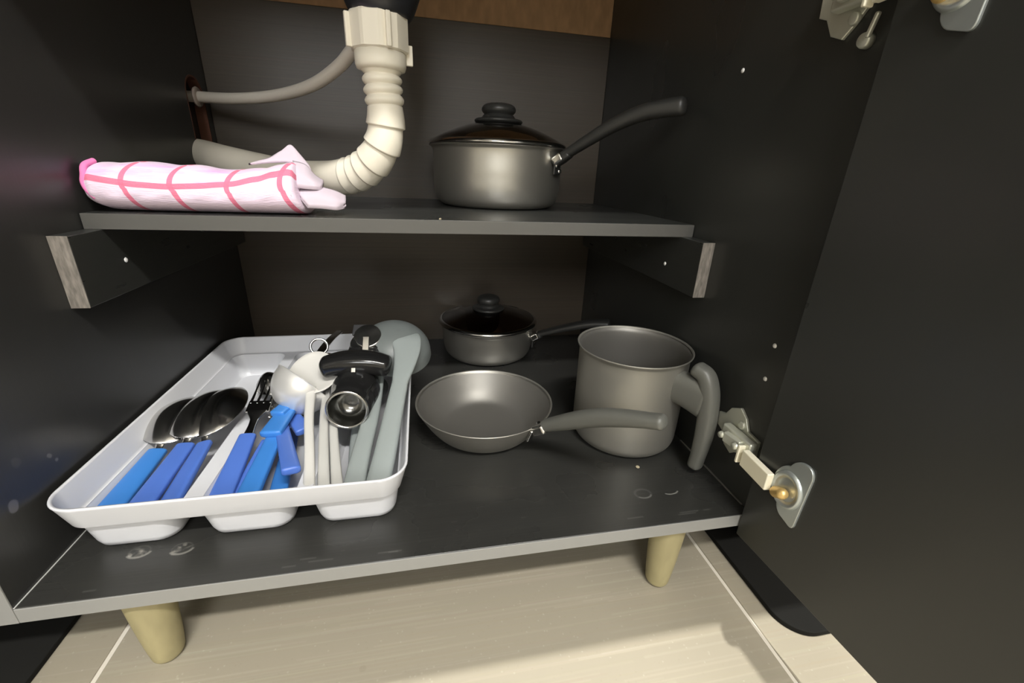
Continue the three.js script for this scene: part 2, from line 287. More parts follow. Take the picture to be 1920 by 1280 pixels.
// the door: open a little more than square, hinged on the right side
{
  const door = part('door', box(0, .0155, -0.0205, .601, 0, .297, .0008), M.laminate, cabinet);
  door.position.set(.5868, 0, .0018); door.rotation.y = Math.atan2(.0080, .1375);
  door.userData.label = 'open dark door seen from its inner side';
  // hinges: cup half on the door, arm and plate half on the side panel
  for (const y of [.0645, .4140]) {
    const h = new THREE.Group(); h.name = 'hinge'; cabinet.add(h); h.position.set(0, y, 0);
    // mounting plate on the side panel (cross shape) with raised body
    const ps = new THREE.Shape();
    [[-.030, -.006], [-.024, -.009], [-.018, -.021], [-.010, -.025], [-.004, -.018], [.002, -.008], [.014, -.007], [.014, .007], [.002, .009], [-.003, .020], [-.010, .026], [-.019, .020], [-.024, .010], [-.031, .007]].forEach(([a, b], i) => i ? ps.lineTo(a, b) : ps.moveTo(a, b));
    const pg = new THREE.ExtrudeGeometry(ps, { depth: .002, bevelEnabled: true, bevelSize: .0008, bevelThickness: .0006, bevelSegments: 2 }); pg.rotateY(-Math.PI / 2); pg.scale(1, 1, 1.25); pg.translate(W - .0006, .002, -.031);
    part('mounting_plate', pg, M.zinc, h);
    const body = merge([
      tf(new RoundedBoxGeometry(.009, .017, .040, 3, .002), { p: [W - .009, .001, -.030] }),
      tf(new RoundedBoxGeometry(.006, .011, .020, 2, .0015), { p: [W - .0155, .001, -.030], r: [0, .15, 0] }),
      ...[[.014, -.036], [-.013, -.036]].map(([a, b]) => tf(lathe([[.0001, .003], [.0035, .003], [.0042, .0018], [.0045, 0]], 20), { p: [W - .0028, a, b], r: [0, 0, Math.PI / 2] })),
      ...[-.042, -.022].map(b => tf(lathe([[.0001, .003], [.003, .0028], [.0036, 0]], 16), { p: [W - .0185, .001, b], r: [0, 0, Math.PI / 2] })),
    ]);
    part('hinge_arm', body, M.zinc, h);
    // link: pale box section that crosses from the plate to the cup
    part('hinge_link', merge([
      tf(new RoundedBoxGeometry(.0065, .0170, .036, 2, .0012), { p: [W - .0175, -.004, .0065], r: [0, -.08, 0] }),
      tf(new RoundedBoxGeometry(.0072, .0186, .0028, 2, .0008), { p: [W - .0160, -.004, -.0165], r: [0, -.10, 0] })]), M.cream, h);
    // cup with flange, sitting in the door
    const fs = new THREE.Shape(); fs.moveTo(.0255, -.026); fs.lineTo(.0275, .020); fs.quadraticCurveTo(.027, .0295, .019, .029); fs.quadraticCurveTo(.011, .028, .008, .019); fs.quadraticCurveTo(.000, .016, -.003, .004); fs.quadraticCurveTo(-.003, -.012, .006, -.016); fs.quadraticCurveTo(.006, -.024, .012, -.0275); fs.lineTo(.022, -.0305); fs.quadraticCurveTo(.0255, -.031, .0255, -.026);
    const fg = new THREE.ExtrudeGeometry(fs, { depth: .0016, bevelEnabled: true, bevelSize: .0006, bevelThickness: .0005, bevelSegments: 2 }); fg.rotateY(-Math.PI / 2);
    const cup = new THREE.Group(); cup.name = 'hinge_cup'; h.add(cup); 
    const cupGeo = merge([tf(fg, { p: [-.0004, 0, .024] }), tf(lathe(smoothProfile([[.0180, 0], [.0172, .0022], [.0155, .0036], [.0130, .0030], [.0105, .0012], [.0001, .0008]], 30), 40), { p: [-.0012, -.002, .035], r: [0, 0, Math.PI / 2], s: [1, 1, .82] })]);
    h.remove(cup);
    const cm = part('hinge_cup', cupGeo, M.nickel, h); cm.position.set(.5872, 0, .0018); cm.rotation.y = Math.atan2(.0080, .1375);
    if (y > .2) {                                                     // the upper hinge shows its adjusting cam below the plate
      for (const c of h.children) if (['mounting_plate', 'hinge_arm', 'hinge_link'].includes(c.name)) c.position.y += .0105;
      part('adjusting_cam', merge([tf(lathe([[.0001, .006], [.0042, .006], [.0050, .004], [.0050, 0], [.0001, 0]], 28), { p: [W - .0002, -.0185, -.0225], r: [0, 0, Math.PI / 2] }), tf(new RoundedBoxGeometry(.0032, .0145, .0032, 2, .0012), { p: [W - .0060, -.0110, -.0175], r: [.25, 0, 0] })]), M.zinc, h);
    }
    const kn = part('hinge_knuckle', tf(new THREE.CapsuleGeometry(.0050, .008, 6, 14), { p: [.5872 - .004, -.007, .034], r: [1.0, 0, .2] }), M.brass, h);
    kn.userData.label = 'yellow knuckle inside the hinge cup';
  }
}
// unseen base cabinets added on either side to block stray light
for (const [x0, x1, l] of [[-.62, -.0142, 'unseen dark base cabinet added to the left of the sink cabinet'], [.6142, 1.2, 'unseen dark base cabinet added to the right behind the open door']]) {
  const n = thing('added_cabinet', l, 'cabinet');
  part('carcass', box(x0, x1, -T, TOP, -D - .012, -.018), M.laminate, n);
  const d = part('door', box(x0 + .002, x1 - .002, -T, TOP - .002, -.0172, -.0012, .001), M.laminate, n);
  part('handle', sweep([[(x0 + x1) / 2 - .06, .52, 0], [(x0 + x1) / 2 - .055, .52, .022], [(x0 + x1) / 2 + .055, .52, .022], [(x0 + x1) / 2 + .06, .52, 0]], t => [.004, .004], { n: 40, seg: 12, cap: 2 }), M.nickel, d);
  for (const x of [x0 + .06, x1 - .18]) for (const z of [-.06, -.44]) part('leg', lathe([[.0001, 0], [.013, 0], [.018, .0915], [.0001, .0915]], 24), M.legWood, n).position.set(x, FY + .0055, z);
}
// the shelf lying on the two battens
{
  const sh = thing('cabinet_shelf', 'dark charcoal shelf across the cabinet carrying the saucepan and the towel', 'shelf', [0, HS - TS, 0]);
  part('board', planarUV(box(0.0008, W - .0008, 0, TS, -D + .001, ZS - .0012), 'x', 'z', 0, .5, 0, .5), M.laminate, sh);
  part('edge_strip', box(0.0008, W - .0008, 0, TS - .0002, ZS - .0012, ZS, .0004), mat(lin(.085, .083, .076), .45), sh);
}
// worktop and sink above the frame
{
  const s = new THREE.Shape(); s.moveTo(-.9, -.02); s.lineTo(1.2, -.02); s.lineTo(1.2, .53); s.lineTo(-.9, .53); s.closePath();
  s.holes.push(shapeRR(.12, .48, .08, .43, .04, THREE.Path));
  const g = new THREE.ExtrudeGeometry(s, { depth: .03, bevelEnabled: false }); g.rotateX(-Math.PI / 2);
  const c = tag(part('worktop', g, M.counter), 'dark worktop above the cabinet that carries the sink', 'worktop'); c.position.y = TOP + .0005;
  const sk = thing('kitchen_sink', 'steel sink set into the worktop with a black drain outlet below', 'sink');
  part('basin', loft([rrect(.10, .50, -.45, -.06, .05, .762), rrect(.121, .479, -.429, -.081, .04, .762), rrect(.125, .475, -.425, -.085, .05, .73), rrect(.14, .46, -.41, -.10, .06, .655), rrect(.17, .43, -.38, -.13, .06, .648), rrect(.22, .30, -.29, -.21, .035, .646)], false, true), mat(lin(.6, .6, .6), .3, 1), sk);
  part('drain_outlet', lathe(smoothProfile([[.045, .646], [.045, .60], [.0445, .52], [.043, .478], [.0395, .462], [.034, .4475], [.030, .4395], [.0265, .4365], [.0001, .4365]], 60).map(p => p), 64), M.blackPlastic, sk).position.set(.262, 0, -.25);
}

// ---------------------------------------------------------------- waste hose and overflow hose
{
  const h = thing('drain_hose', 'cream corrugated waste hose curving down from the sink outlet', 'drain hose');
  const nx = .2585, nz = -.25, n = [];
  // union nut: faceted collar above a plain sleeve
  const facets = []; for (const [y, r] of [[.4385, .0272], [.4365, .0285], [.4085, .0282], [.4070, .0250]]) { const l = []; for (let j = 0; j < 48; j++) { const a = j / 48 * 2 * Math.PI + .2, k = 1 / Math.cos(((j / 48 * 10) % 1 - .5) * 2 * Math.PI / 10) * .965; l.push(V(nx + r * Math.cos(a) * k, y, nz + r * Math.sin(a) * k)); } facets.push(l); }
  const nutGeo = [crease(loft(facets, true, true), .25), tf(lathe([[.0001, .409], [.0252, .409], [.0250, .396], [.0238, .3925], [.0195, .3915], [.0001, .3915]], 48), { p: [nx, 0, nz] })];
  for (const [a, y0, y1, w] of [[2.75, .408, .4365, .006], [-.12, .3985, .4165, .004], [1.2, .408, .4365, .0025], [5.0, .408, .4365, .006]]) nutGeo.push(tf(new RoundedBoxGeometry(w + .003, y1 - y0, .0045, 2, .001), { p: [nx + (.0285) * Math.cos(a), (y0 + y1) / 2, nz + (.0285) * Math.sin(a)], r: [0, -a, 0] }));
  part('union_nut', merge(nutGeo), M.hose, h);
  const pts = [[.2588, .396, -.25], [.2590, .380, -.25], [.2600, .3630, -.25], [.2600, .345, -.25], [.2560, .3255, -.252], [.2440, .3070, -.258], [.2270, .2945, -.268], [.2060, .2880, -.281], [.1850, .2855, -.297], [.1404, .2855, -.33], [.0876, .2925, -.37], [.041, .3000, -.40], [.004, .3060, -.4355], [-.0125, .3075, -.4445]];
  const c = new THREE.CatmullRomCurve3(pts.map(p => V(...p)), false, 'centripetal'), Ltot = c.getLength();
  const steps = [0, .008, .017, .026, .036, .056, .077, .097, .110, .122, .134];      // pleats along the first stretch
  const rad = t => {
    const s = t * Ltot;
    if (s < .036) { for (let i = 0; i < 4; i++) if (s >= steps[i] && s < steps[i + 1]) { const k = (s - steps[i]) / (steps[i + 1] - steps[i]); return .0165 + .0034 * Math.sin(Math.PI * k) ** .8; } }
    for (let i = 4; i < steps.length - 1; i++) if (s >= steps[i] && s < steps[i + 1]) { const k = (s - steps[i]) / (steps[i + 1] - steps[i]); return .0178 + .0024 * Math.min(1, k * 1.1) - (k > .94 ? .0024 * (k - .94) / .06 : 0); }
    return .0195;
  };
  part('corrugated_hose', sweep(pts, t => [rad(t), rad(t)], { n: 640, seg: 48, up: V(0, 0, 1), cap: 0 }), M.hose, h);
  const o = thing('overflow_hose', 'thin pale grey hose running from the waste outlet to the left cabinet side', 'hose');
  part('hose', sweep([[.2400, .4160, -.262], [.2270, .4115, -.28], [.2133, .4036, -.3], [.1759, .3883, -.34], [.1204, .3795, -.39], [.0571, .3768, -.43], [.0035, .3786, -.456], [-.012, .3792, -.4625]], t => [.0068, .0068], { n: 90, seg: 24, up: V(0, 1, .01), cap: 3 }), M.thinHose, o);
  part('collar', tf(lathe([[.0066, -.002], [.0115, -.002], [.0125, .0], [.0115, .002], [.0068, .0025]], 32), { p: [.0025, .3785, -.4565], r: [0, 0, -Math.PI / 2], s: [1, 1, 1.0] }), mat(lin(.33, .28, .24), .6), o);
}

// ---------------------------------------------------------------- cookware
function handleGeo(path, w0, w1, hgt, ex = 2.6) { return sweep(path, t => [w0 + (w1 - w0) * t, hgt * (0.85 + .3 * Math.sin(Math.PI * Math.min(1, t * 1.1))), ex], { n: 50, seg: 28, cap: 5 }); }
function makeSaucepan(r, hgt, handlePath, hh) {
  const g = new THREE.Group(), t = .0016;
  const outer = smoothProfile([[.0001, 0], [r * .50, 0], [r * .72, .0002], [r * .83, .0026], [r * .905, .0095], [r * .945, .022], [r * .955, hgt * .55], [r * .965, hgt - .004], [r * .985, hgt - .0015]], 70);
  const inner = outer.slice().reverse().map(([a, b]) => [Math.max(.0001, a - t), b + t * .8]).filter(p => p[1] < hgt - .001);
  part('body', lathe([...outer, [r + .0014, hgt], [r + .0006, hgt + .001], ...inner], 128), M.pot, g);
  const h = part('handle', sweep(handlePath, t => [.0080 + .0040 * t, hh * (.62 + .48 * t), 2.6], { n: 50, seg: 28, cap: 5 }), M.bake, g);
  const hc = Math.cos(0), p0 = handlePath[0];
  part('handle_ferrule', merge([
    sweep([[r * .985, p0[1] - .005, 0], [p0[0] + .002, p0[1] - .002, 0], [handlePath[1][0], handlePath[1][1] - .002, 0]], t => [.0105 - .002 * t, .0052, 3], { n: 16, seg: 20, cap: 3 }),
    tf(new RoundedBoxGeometry(.003, .020, .017, 2, .0012), { p: [r * .992 + .001, p0[1] - .010, 0] })]), M.bake, g);
  part('rivet', merge([.0045, -.0045].map(z => tf(lathe([[.0001, .0022], [.0024, .0018], [.0033, 0]], 16), { p: [r + .0022, p0[1] - .0125 + (z > 0 ? .004 : -.003), z], r: [0, 0, -Math.PI / 2] }))), M.chrome, g);
  part('handle_clip', tf(new RoundedBoxGeometry(.015, .0115, .0205, 3, .0030), { p: [p0[0] + .0005, p0[1] - .0005, 0], r: [0, 0, .60] }), M.chrome, g);
  return g;
}
function makeLid(r, dome, kr) {                                   // local y = 0 at the pan's rim
  const g = new THREE.Group();
  const prof = smoothProfile([[.0001, dome], [r * .28, dome * .96], [r * .5, dome * .80], [r * .8, dome * .44], [r * .985, .0045]], 40);
  part('glass_dome', lathe([...prof, ...prof.slice().reverse().map(([a, b]) => [a, b - .0022])], 96), M.glass, g);
  part('steel_rim', lathe(smoothProfile([[r * .955, .0058], [r * .985, .0052], [r * 1.012, .0028], [r * 1.018, .0008], [r * 1.004, -.0006], [r * .95, -.0004], [r * .94, .002], [r * .955, .0058]], 40), 96), M.steel, g);
  part('knob_skirt', lathe(smoothProfile([[.0001, dome - .004], [kr * 1.05, dome - .004], [kr * 1.42, dome + .0005], [kr * 1.38, dome + .003], [kr * 1.05, dome + .005], [kr * .86, dome + .009], [.0001, dome + .009]], 50), 48), M.bake, g);
  part('knob', lathe(smoothProfile([[.0001, dome + .008], [kr * .8, dome + .0075], [kr * .84, dome + .0095], [kr * .98, dome + .013], [kr * 1.0, dome + .0165], [kr * .9, dome + .0205], [kr * .62, dome + .0230], [.0001, dome + .0238]], 60), 48), M.bake, g);
  return g;
}
function adopt(g, name, label, category, pos, rotY, group) { g.name = numbered(name); g.position.set(...pos); g.rotation.y = rotY; g.userData = { label, category }; if (group) g.userData.group = group; scene.add(g); return g; }
const deg = Math.PI / 180;
{
  // big saucepan on the shelf
  const P1 = [.4035, HS, -.3885], r = .0955, h = .0785;
  const a = adopt(makeSaucepan(r, h, [[.0985, .0665, 0], [.1120, .0745, 0], [.1371, .0890, 0], [.1702, .1065, 0], [.2013, .1180, 0], [.2260, .1222, 0], [.2440, .1235, 0]], .0092), 'saucepan', 'grey saucepan with glass lid and black handle on the upper shelf', 'saucepan', P1, -43 * deg);
  const la = makeLid(r * 1.0, .0305, .0235); la.name = 'lid'; la.position.y = h + .0022; a.add(la);
  // small saucepan at the back of the bottom panel
  const P2 = [.4006, 0, -.429], r2 = .0815, h2 = .0575;
  const b = adopt(makeSaucepan(r2, h2, [[.0845, .0415, 0], [.094, .0460, 0], [.1177, .0555, 0], [.1482, .0660, 0], [.1765, .0740, 0], [.203, .0770, 0]], .0068), 'saucepan', 'small lidded saucepan behind the frying pan in the shade below the shelf', 'saucepan', P2, -25 * deg);
  const lb = makeLid(r2 * 1.02, .0210, .0190); lb.name = 'lid'; lb.position.y = h2 + .0022; b.add(lb);
}
{
  // frying pan
  const g = thing('frying_pan', 'small grey frying pan with a curved grey handle in front of the small saucepan', 'frying pan', [.3614, 0, -.187], -53 * deg);
  const r = .0835, h = .0400;
  const o = smoothProfile([[.0001, 0], [.030, 0], [.050, .0003], [.0575, .0025], [.066, .0115], [.0755, .0255], [r - .0004, h - .001]], 70);
  const inn = smoothProfile([[r - .0022, h - .0008], [.0735, .0265], [.064, .0130], [.054, .0040], [.046, .0020], [.030, .0018], [.0001, .0018]], 70);
  part('body', lathe([...o, [r, h], [r - .0008, h + .0004], ...inn.slice(0, 3)], 128), M.pot, g);
  part('cooking_surface', lathe(inn, 128), M.potIn, g).userData.label = 'grey non-stick inside';
  part('handle', handleGeo([[.0955, .0465, 0], [.105, .0525, 0], [.1190, .0612, 0], [.1410, .0745, 0], [.1610, .0850, 0], [.190, .0965, 0], [.2165, .1050, 0]], .0088, .0085, .0080, 2.5), M.greyHandle, g);
  part('handle_clip', tf(new RoundedBoxGeometry(.019, .0115, .0205, 3, .0034), { p: [.0905, .0405, 0], r: [0, 0, .62] }), M.chrome, g);
  part('handle_tab', tf(new RoundedBoxGeometry(.0030, .017, .0085, 2, .0012), { p: [.0812, .0300, .0075], r: [0, 0, -.35] }), M.chrome, g);
  part('rivet', tf(lathe([[.0001, .0022], [.002, .0017], [.0028, 0]], 16), { p: [.0805, .0395, -.006], r: [0, 0, .8] }), M.chrome, g);
}
{
  // tall milk pot
  const g = thing('milk_pot', 'tall grey milk pot with a hooked grey handle by the right cabinet side', 'pot', [.5325, 0, -.153], -62 * deg);
  const h = .1195;
  const o = smoothProfile([[.0001, 0], [.038, 0], [.051, .0003], [.0570, .0028], [.0610, .009], [.0622, .02], [.0625, .06], [.0630, h - .006]], 60);
  const rim = [[.0640, h - .0035], [.0658, h - .0010], [.0661, h + .0004], [.0652, h + .0008], [.0638, h - .001]];
  const inn = smoothProfile([[.0635, h - .002], [.0615, h - .006], [.0611, .06], [.0608, .02], [.0592, .009], [.054, .003], [.046, .0016], [.0001, .0016]], 60);
  part('body', lathe([...o, ...rim], 128), M.milkPot, g);
  part('inner_surface', lathe(inn, 128), M.potIn, g);
  // neck of the handle and hanging grip
  part('handle_neck', sweep([[.0590, .0915, 0], [.070, .0915, 0], [.082, .0900, 0], [.0935, .0880, 0]], t => [.0125 - .002 * t, .0180 + .002 * t, 2.8], { n: 24, seg: 30, cap: 3 }), M.greyHandle, g);
  const grip = part('handle_grip', sweep([[.0795, .1190, 0], [.0890, .1150, 0], [.0955, .1010, 0], [.0990, .079, 0], [.1005, .055, 0], [.1000, .032, 0], [.0985, .0115, 0]], t => [.0098 - .0012 * t + .001 * Math.sin(t * 3), .0072 + .0022 * Math.sin(Math.PI * Math.min(1, t + .1)), 2.6], { n: 70, seg: 30, up: V(1, .2, 0), cap: 5 }), M.greyHandle, g);
  part('thumb_rest', tf(new THREE.SphereGeometry(1, 24, 16), { p: [.0915, .1165, 0], r: [0, 0, -.62], s: [.0100, .0030, .0070] }), M.bake, grip);
  part('hanging_hole', tf(new THREE.SphereGeometry(.0030, 16, 12), { p: [.1015, .0925, -.0088], s: [.8, 1.5, .5] }), M.bake, grip);
}

// ---------------------------------------------------------------- towel on the shelf
{
  const t = thing('dish_towel', 'folded white dish towel with a pink check lying on the shelf', 'towel', [0, HS, 0]);
  const tex = canvasTex(1600, 640, (c, w, h) => {                     // u along the roll 0..0.2 m, v around the front
    c.fillStyle = '#ead6e8'; c.fillRect(0, 0, w, h);
    for (let k = 0; k < 60; k++) { c.fillStyle = `rgba(205,130,215,${.05 + rnd() * .06})`; c.beginPath(); c.ellipse(rnd() * w * .7, rnd() * h * .33, 40 + rnd() * 150, 8 + rnd() * 24, 0, 0, 7); c.fill(); }  // purple blotches at the upper left paint in the shade on the towel
    const col = '#e2718f', X = m => m / .2 * w;
    c.lineWidth = 36; c.strokeStyle = col;
    for (const x of [.0391, .0772, .1219, .1675]) { c.globalAlpha = .92; c.beginPath(); c.moveTo(X(x + .004), 0); c.bezierCurveTo(X(x - .004), h * .28, X(x - .002), h * .50, X(x), h * .52); c.bezierCurveTo(X(x + .001), h * .64, X(x + .003), h * .74, X(x + .0065), h); c.stroke(); }
    c.lineWidth = 74; c.beginPath(); c.moveTo(0, h * .25); c.bezierCurveTo(X(.02), h * .33, X(.035), h * .43, X(.065), h * .44); c.bezierCurveTo(X(.10), h * .44, X(.13), h * .22, X(.2), h * .12); c.stroke(); c.globalAlpha = 1;
    c.fillStyle = 'rgba(245,228,240,.4)'; for (let k = 0; k < 4000; k++) c.fillRect(rnd() * w, rnd() * h, 2, 2);
    c.fillStyle = '#8a7c90'; c.fillRect(X(.1735), h * .58, 5, 7); c.fillRect(X(.1738), h * .60, 4, 6);
    c.fillStyle = '#e56aa8'; c.fillRect(0, 0, 22, h);
  });
  const weave = noiseTex(256, 64, 64, 0, 1);
  const cloth = phys(lin(1, 1, 1), .9, 0, { map: tex, bumpMap: weave, bumpScale: .0002, sheen: .3, sheenRoughness: .6, sheenColor: lin(1, .9, 1) });
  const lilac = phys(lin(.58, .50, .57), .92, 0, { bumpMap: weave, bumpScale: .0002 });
  // main roll: stations along x with centre z, depth and height; section goes around from back-bottom over the top to front-bottom
  const st = [[.0030, -.222, .029, .004, .033], [.0045, -.222, .034, .0016, .039], [.012, -.221, .0362, .0007, .0418], [.030, -.220, .0375, .0004, .0430], [.055, -.219, .0375, .0003, .0430], [.08, -.2185, .037, .0003, .0420], [.105, -.2185, .036, .0003, .0405], [.125, -.218, .036, .0003, .0395], [.145, -.2175, .036, .0003, .0425], [.160, -.217, .036, .0003, .0460], [.172, -.2165, .0355, .0003, .0475], [.1765, -.216, .034, .0006, .046], [.1778, -.216, .030, .003, .041]];
  const cv = k => new THREE.CatmullRomCurve3(st.map(s => V(s[0], s[k], 0)));
  const N = 90, K = 72, loops = [], uvs = [];
  const ipol = (x, k) => { let i = 0; while (i < st.length - 2 && st[i + 1][0] < x) i++; const f = (x - st[i][0]) / (st[i + 1][0] - st[i][0]), q = f * f * (3 - 2 * f); return st[i][k] * (1 - q) + st[i + 1][k] * q; };
  for (let i = 0; i <= N; i++) {
    const u = i / N, x = i === 0 ? st[0][0] : st[0][0] + (st[st.length - 1][0] - st[0][0]) * u, cz = ipol(x, 1), dz = ipol(x, 2), y0 = ipol(x, 3), y1 = ipol(x, 4), cy = (y0 + y1) / 2, hy = (y1 - y0) / 2, l = [];
    for (let j = 0; j < K; j++) {
      const a = -Math.PI / 2 - j / K * 2 * Math.PI, e = 2.5, ca = Math.cos(a), sa = Math.sin(a);
      let z = cz - Math.sign(ca) * Math.abs(ca) ** (2 / e) * dz * -1, y = cy + Math.sign(sa) * Math.abs(sa) ** (2 / e) * hy;
      const front = Math.max(0, -ca * -1); z += (sa > -.2 ? .0006 * Math.sin(x * 230 + j * .3) : 0); y += sa > .3 ? .0008 * Math.sin(x * 150 + 1) * sa : 0;
      l.push(V(x + (sa < 0 ? .006 * -sa * Math.min(1, Math.max(0, (x - .165) / .012)) : 0) + (x < .02 && sa < 0 ? .010 * sa * sa * (1 - (x - .005) / .015) : 0), y, z));
      uvs.push(x / .2, 1 - (y1 - y) / Math.max(.01, y1 - y0) * 1.0);
    }
    loops.push(l);
  }
  const mg = loft(loops, true, true); const uva = mg.attributes.uv; for (let i = 0; i < uvs.length / 2; i++) uva.setXY(i, uvs[2 * i], uvs[2 * i + 1]); for (let i = uvs.length / 2; i < uva.count; i++) uva.setXY(i, i === uva.count - 2 ? .005 : .89, .55);
  part('folded_roll', mg, cloth, t);
  // hem roll at the left end
  part('hem', sweep([[.0085, .0425, -.205], [.0058, .0385, -.196], [.0062, .0310, -.1915], [.0052, .0250, -.1905], [.0072, .0190, -.1895], [.0120, .0130, -.1890]], s => [.0026, .0026], { n: 40, seg: 12, cap: 3, up: V(0, .2, 1) }), phys(lin(.80, .22, .48), .9), t).userData.label = 'bright pink hem at the left end';
  // the loose lilac underside: a raised corner and two tongues to the right
  function flap(pts, thick = .0016) {                                  // soft sheet: quad patch from a 4 x n grid of control points
    const rows = pts.map(r => new THREE.CatmullRomCurve3(r.map(p => V(...p))).getPoints(16)), g = [];
    for (let j = 0; j <= 16; j++) g.push(new THREE.CatmullRomCurve3(rows.map(r => r[j])).getPoints(16));
    const lo = g.map(l => [...l.map(p => p.clone().add(V(0, thick, thick * .4))), ...l.slice().reverse().map(p => p.clone())]);
    return loft(lo, true, true);
  }
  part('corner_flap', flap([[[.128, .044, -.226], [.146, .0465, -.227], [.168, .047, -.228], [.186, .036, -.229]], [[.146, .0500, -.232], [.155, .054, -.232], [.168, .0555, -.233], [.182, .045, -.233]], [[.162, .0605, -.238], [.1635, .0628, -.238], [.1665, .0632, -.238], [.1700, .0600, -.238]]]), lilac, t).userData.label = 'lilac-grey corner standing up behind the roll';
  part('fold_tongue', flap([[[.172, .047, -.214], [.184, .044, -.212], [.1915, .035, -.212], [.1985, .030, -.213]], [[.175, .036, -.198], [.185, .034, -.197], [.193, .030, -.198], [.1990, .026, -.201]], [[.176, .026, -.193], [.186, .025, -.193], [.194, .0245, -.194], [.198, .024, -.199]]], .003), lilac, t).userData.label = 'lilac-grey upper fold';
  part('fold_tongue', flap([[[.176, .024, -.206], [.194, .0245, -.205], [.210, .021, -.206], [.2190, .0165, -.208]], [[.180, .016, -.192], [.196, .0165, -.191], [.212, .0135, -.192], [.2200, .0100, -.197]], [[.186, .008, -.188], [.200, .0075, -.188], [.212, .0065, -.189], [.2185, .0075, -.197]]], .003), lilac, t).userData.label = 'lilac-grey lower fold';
}

// ---------------------------------------------------------------- cutlery tray
const TX0 = .0035, TX1 = .2740, TZ0 = -.392, TZ1 = -.0315, TH = .0555;
{
  const t = thing('cutlery_tray', 'white plastic cutlery tray with three compartments full of utensils', 'tray');
  const L = (i, y, r) => rrect(TX0 + i, TX1 - i, TZ0 + i, TZ1 - i, r, y, 10);
  const rimG = loft([L(.0115, .0305, .016), L(.0100, .0300, .017), L(.0075, .0325, .019), L(.0015, .0530, .024), L(.0006, .0550, .025), L(.0012, .0560, .0245), L(.0026, .0560, .023), L(.0034, .0545, .0225), L(.0085, .0340, .018), L(.0105, .0325, .017)]);
  const web = shapeRR(TX0 + .0095, TX1 - .0095, -TZ1 + .0095, -TZ0 - .0095, .016);
  const comps = [[.0150, .0860], [.1010, .1760], [.1890, .2640]].map(([a, b]) => [a, b, TZ0 + .014, TZ1 - .013]);
  for (const [a, b, c, d] of comps) web.holes.push(shapeRR(a, b, -d, -c, .013, THREE.Path));
  const wg = new THREE.ExtrudeGeometry(web, { depth: .002, bevelEnabled: false, curveSegments: 10 }); wg.rotateX(-Math.PI / 2); wg.translate(0, .0305, 0);
  part('rim', merge([rimG, wg]), M.plasticWhite, t);
  for (const [a, b, c, d] of comps) {
    const O = (i, y, r) => rrect(a + i, b - i, c + i, d - i, r, y, 10);
    part('compartment', loft([O(0, .0322, .013), O(-.0012, .0315, .014), O(.0005, .026, .014), O(.0035, .008, .014), O(.0050, .003, .014), O(.009, .0002, .013), O(.010, .0020, .012), O(.0068, .0045, .0125), O(.0055, .009, .0125), O(.0022, .027, .0125), O(.0002, .0322, .013)], false, false).translate(0, 0, 0), M.plasticWhite, t);
    part('compartment_floor', new THREE.ExtrudeGeometry(shapeRR(a + .0085, b - .0085, -d + .0085, -c - .0085, .012), { depth: .002, bevelEnabled: false }).rotateX(-Math.PI / 2).translate(0, .0003, 0), M.plasticWhite, t);
  }
}

// cutlery: local origin at the handle's near end, running to -z, top side up
function blueHandle(len, w, m, g) {
  part('handle', sweep([[0, 0, 0], [0, .0006, -len * .5], [0, .0014, -len]], t => [w * (.5 - .10 * t), .0042 - .0008 * t, 3.4], { n: 24, seg: 28, cap: 5 }), m, g);
}
function bowlGeo(L, Wd, dep, thick = .0009) {                       // spoon bowl, concave upwards, from z = 0 to z = -L
  const rows = [], A = 36, R = 10, g = [];
  const at = (a, k, off) => { const s = Math.cos(a), x = Math.sin(a) * Wd / 2 * (1 + .12 * s), z = -L / 2 + s * L / 2; return V(x * k, -dep * (1 - k * k) + off + .0005, (z + L / 2) * k - L / 2 + 0); };
  const loops = []; for (let i = 1; i <= R; i++) { const l = []; for (let j = 0; j < A; j++) l.push(at(j / A * 2 * Math.PI, i / R, 0)); loops.push(l); }
  for (let i = R; i >= 1; i--) { const l = []; for (let j = 0; j < A; j++) l.push(at(j / A * 2 * Math.PI, i / R, -thick)); loops.push(l); }
  return loft(loops, true, true);
}
function makeSpoon(m, hl = .088, hw = .021, bl = .088, bw = .060, neck = .004, flip = true) {
  const g = new THREE.Group(); blueHandle(hl, hw, m, g);
  const bowl = bowlGeo(bl, bw, .0155); if (flip) bowl.rotateZ(Math.PI);
  const y = .008;
  bowl.translate(0, y, -hl - neck);
  part('bowl', merge([bowl, sweep([[0, .0014, -hl + .004], [0, .0030, -hl - neck * .5], [0, y, -hl - neck - .006]], t => [.0062 - .0024 * Math.sin(Math.PI * t), .0016, 2.4], { n: 20, seg: 16, cap: 3 })]), M.steel, g);
  return g;
}
function makeFork(m, hl = .088, hw = .020) {
  const g = new THREE.Group(); blueHandle(hl, hw, m, g); const z0 = -hl;
  const L = [sweep([[0, .0014, z0 + .004], [0, .0025, z0 - .02], [0, .0055, z0 - .036]], t => [.0055 - .0015 * Math.sin(Math.PI * t) + .005 * Math.max(0, t - .7) / .3, .0015, 2.6], { n: 20, seg: 16, cap: 2 })];
  L.push(tf(new RoundedBoxGeometry(.0235, .0016, .018, 2, .0007), { p: [0, .0058, z0 - .043], r: [.08, 0, 0] }));
  for (let i = 0; i < 4; i++) { const x = -.0098 + i * .00653; L.push(sweep([[x, .0064, z0 - .048], [x * 1.02, .0066, z0 - .068], [x * 1.02, .0100, z0 - .092]], t => [.0018 - .0009 * t, .0009, 2], { n: 12, seg: 8, cap: 2 })); }
  part('head', merge(L), M.steel, g); return g;
}
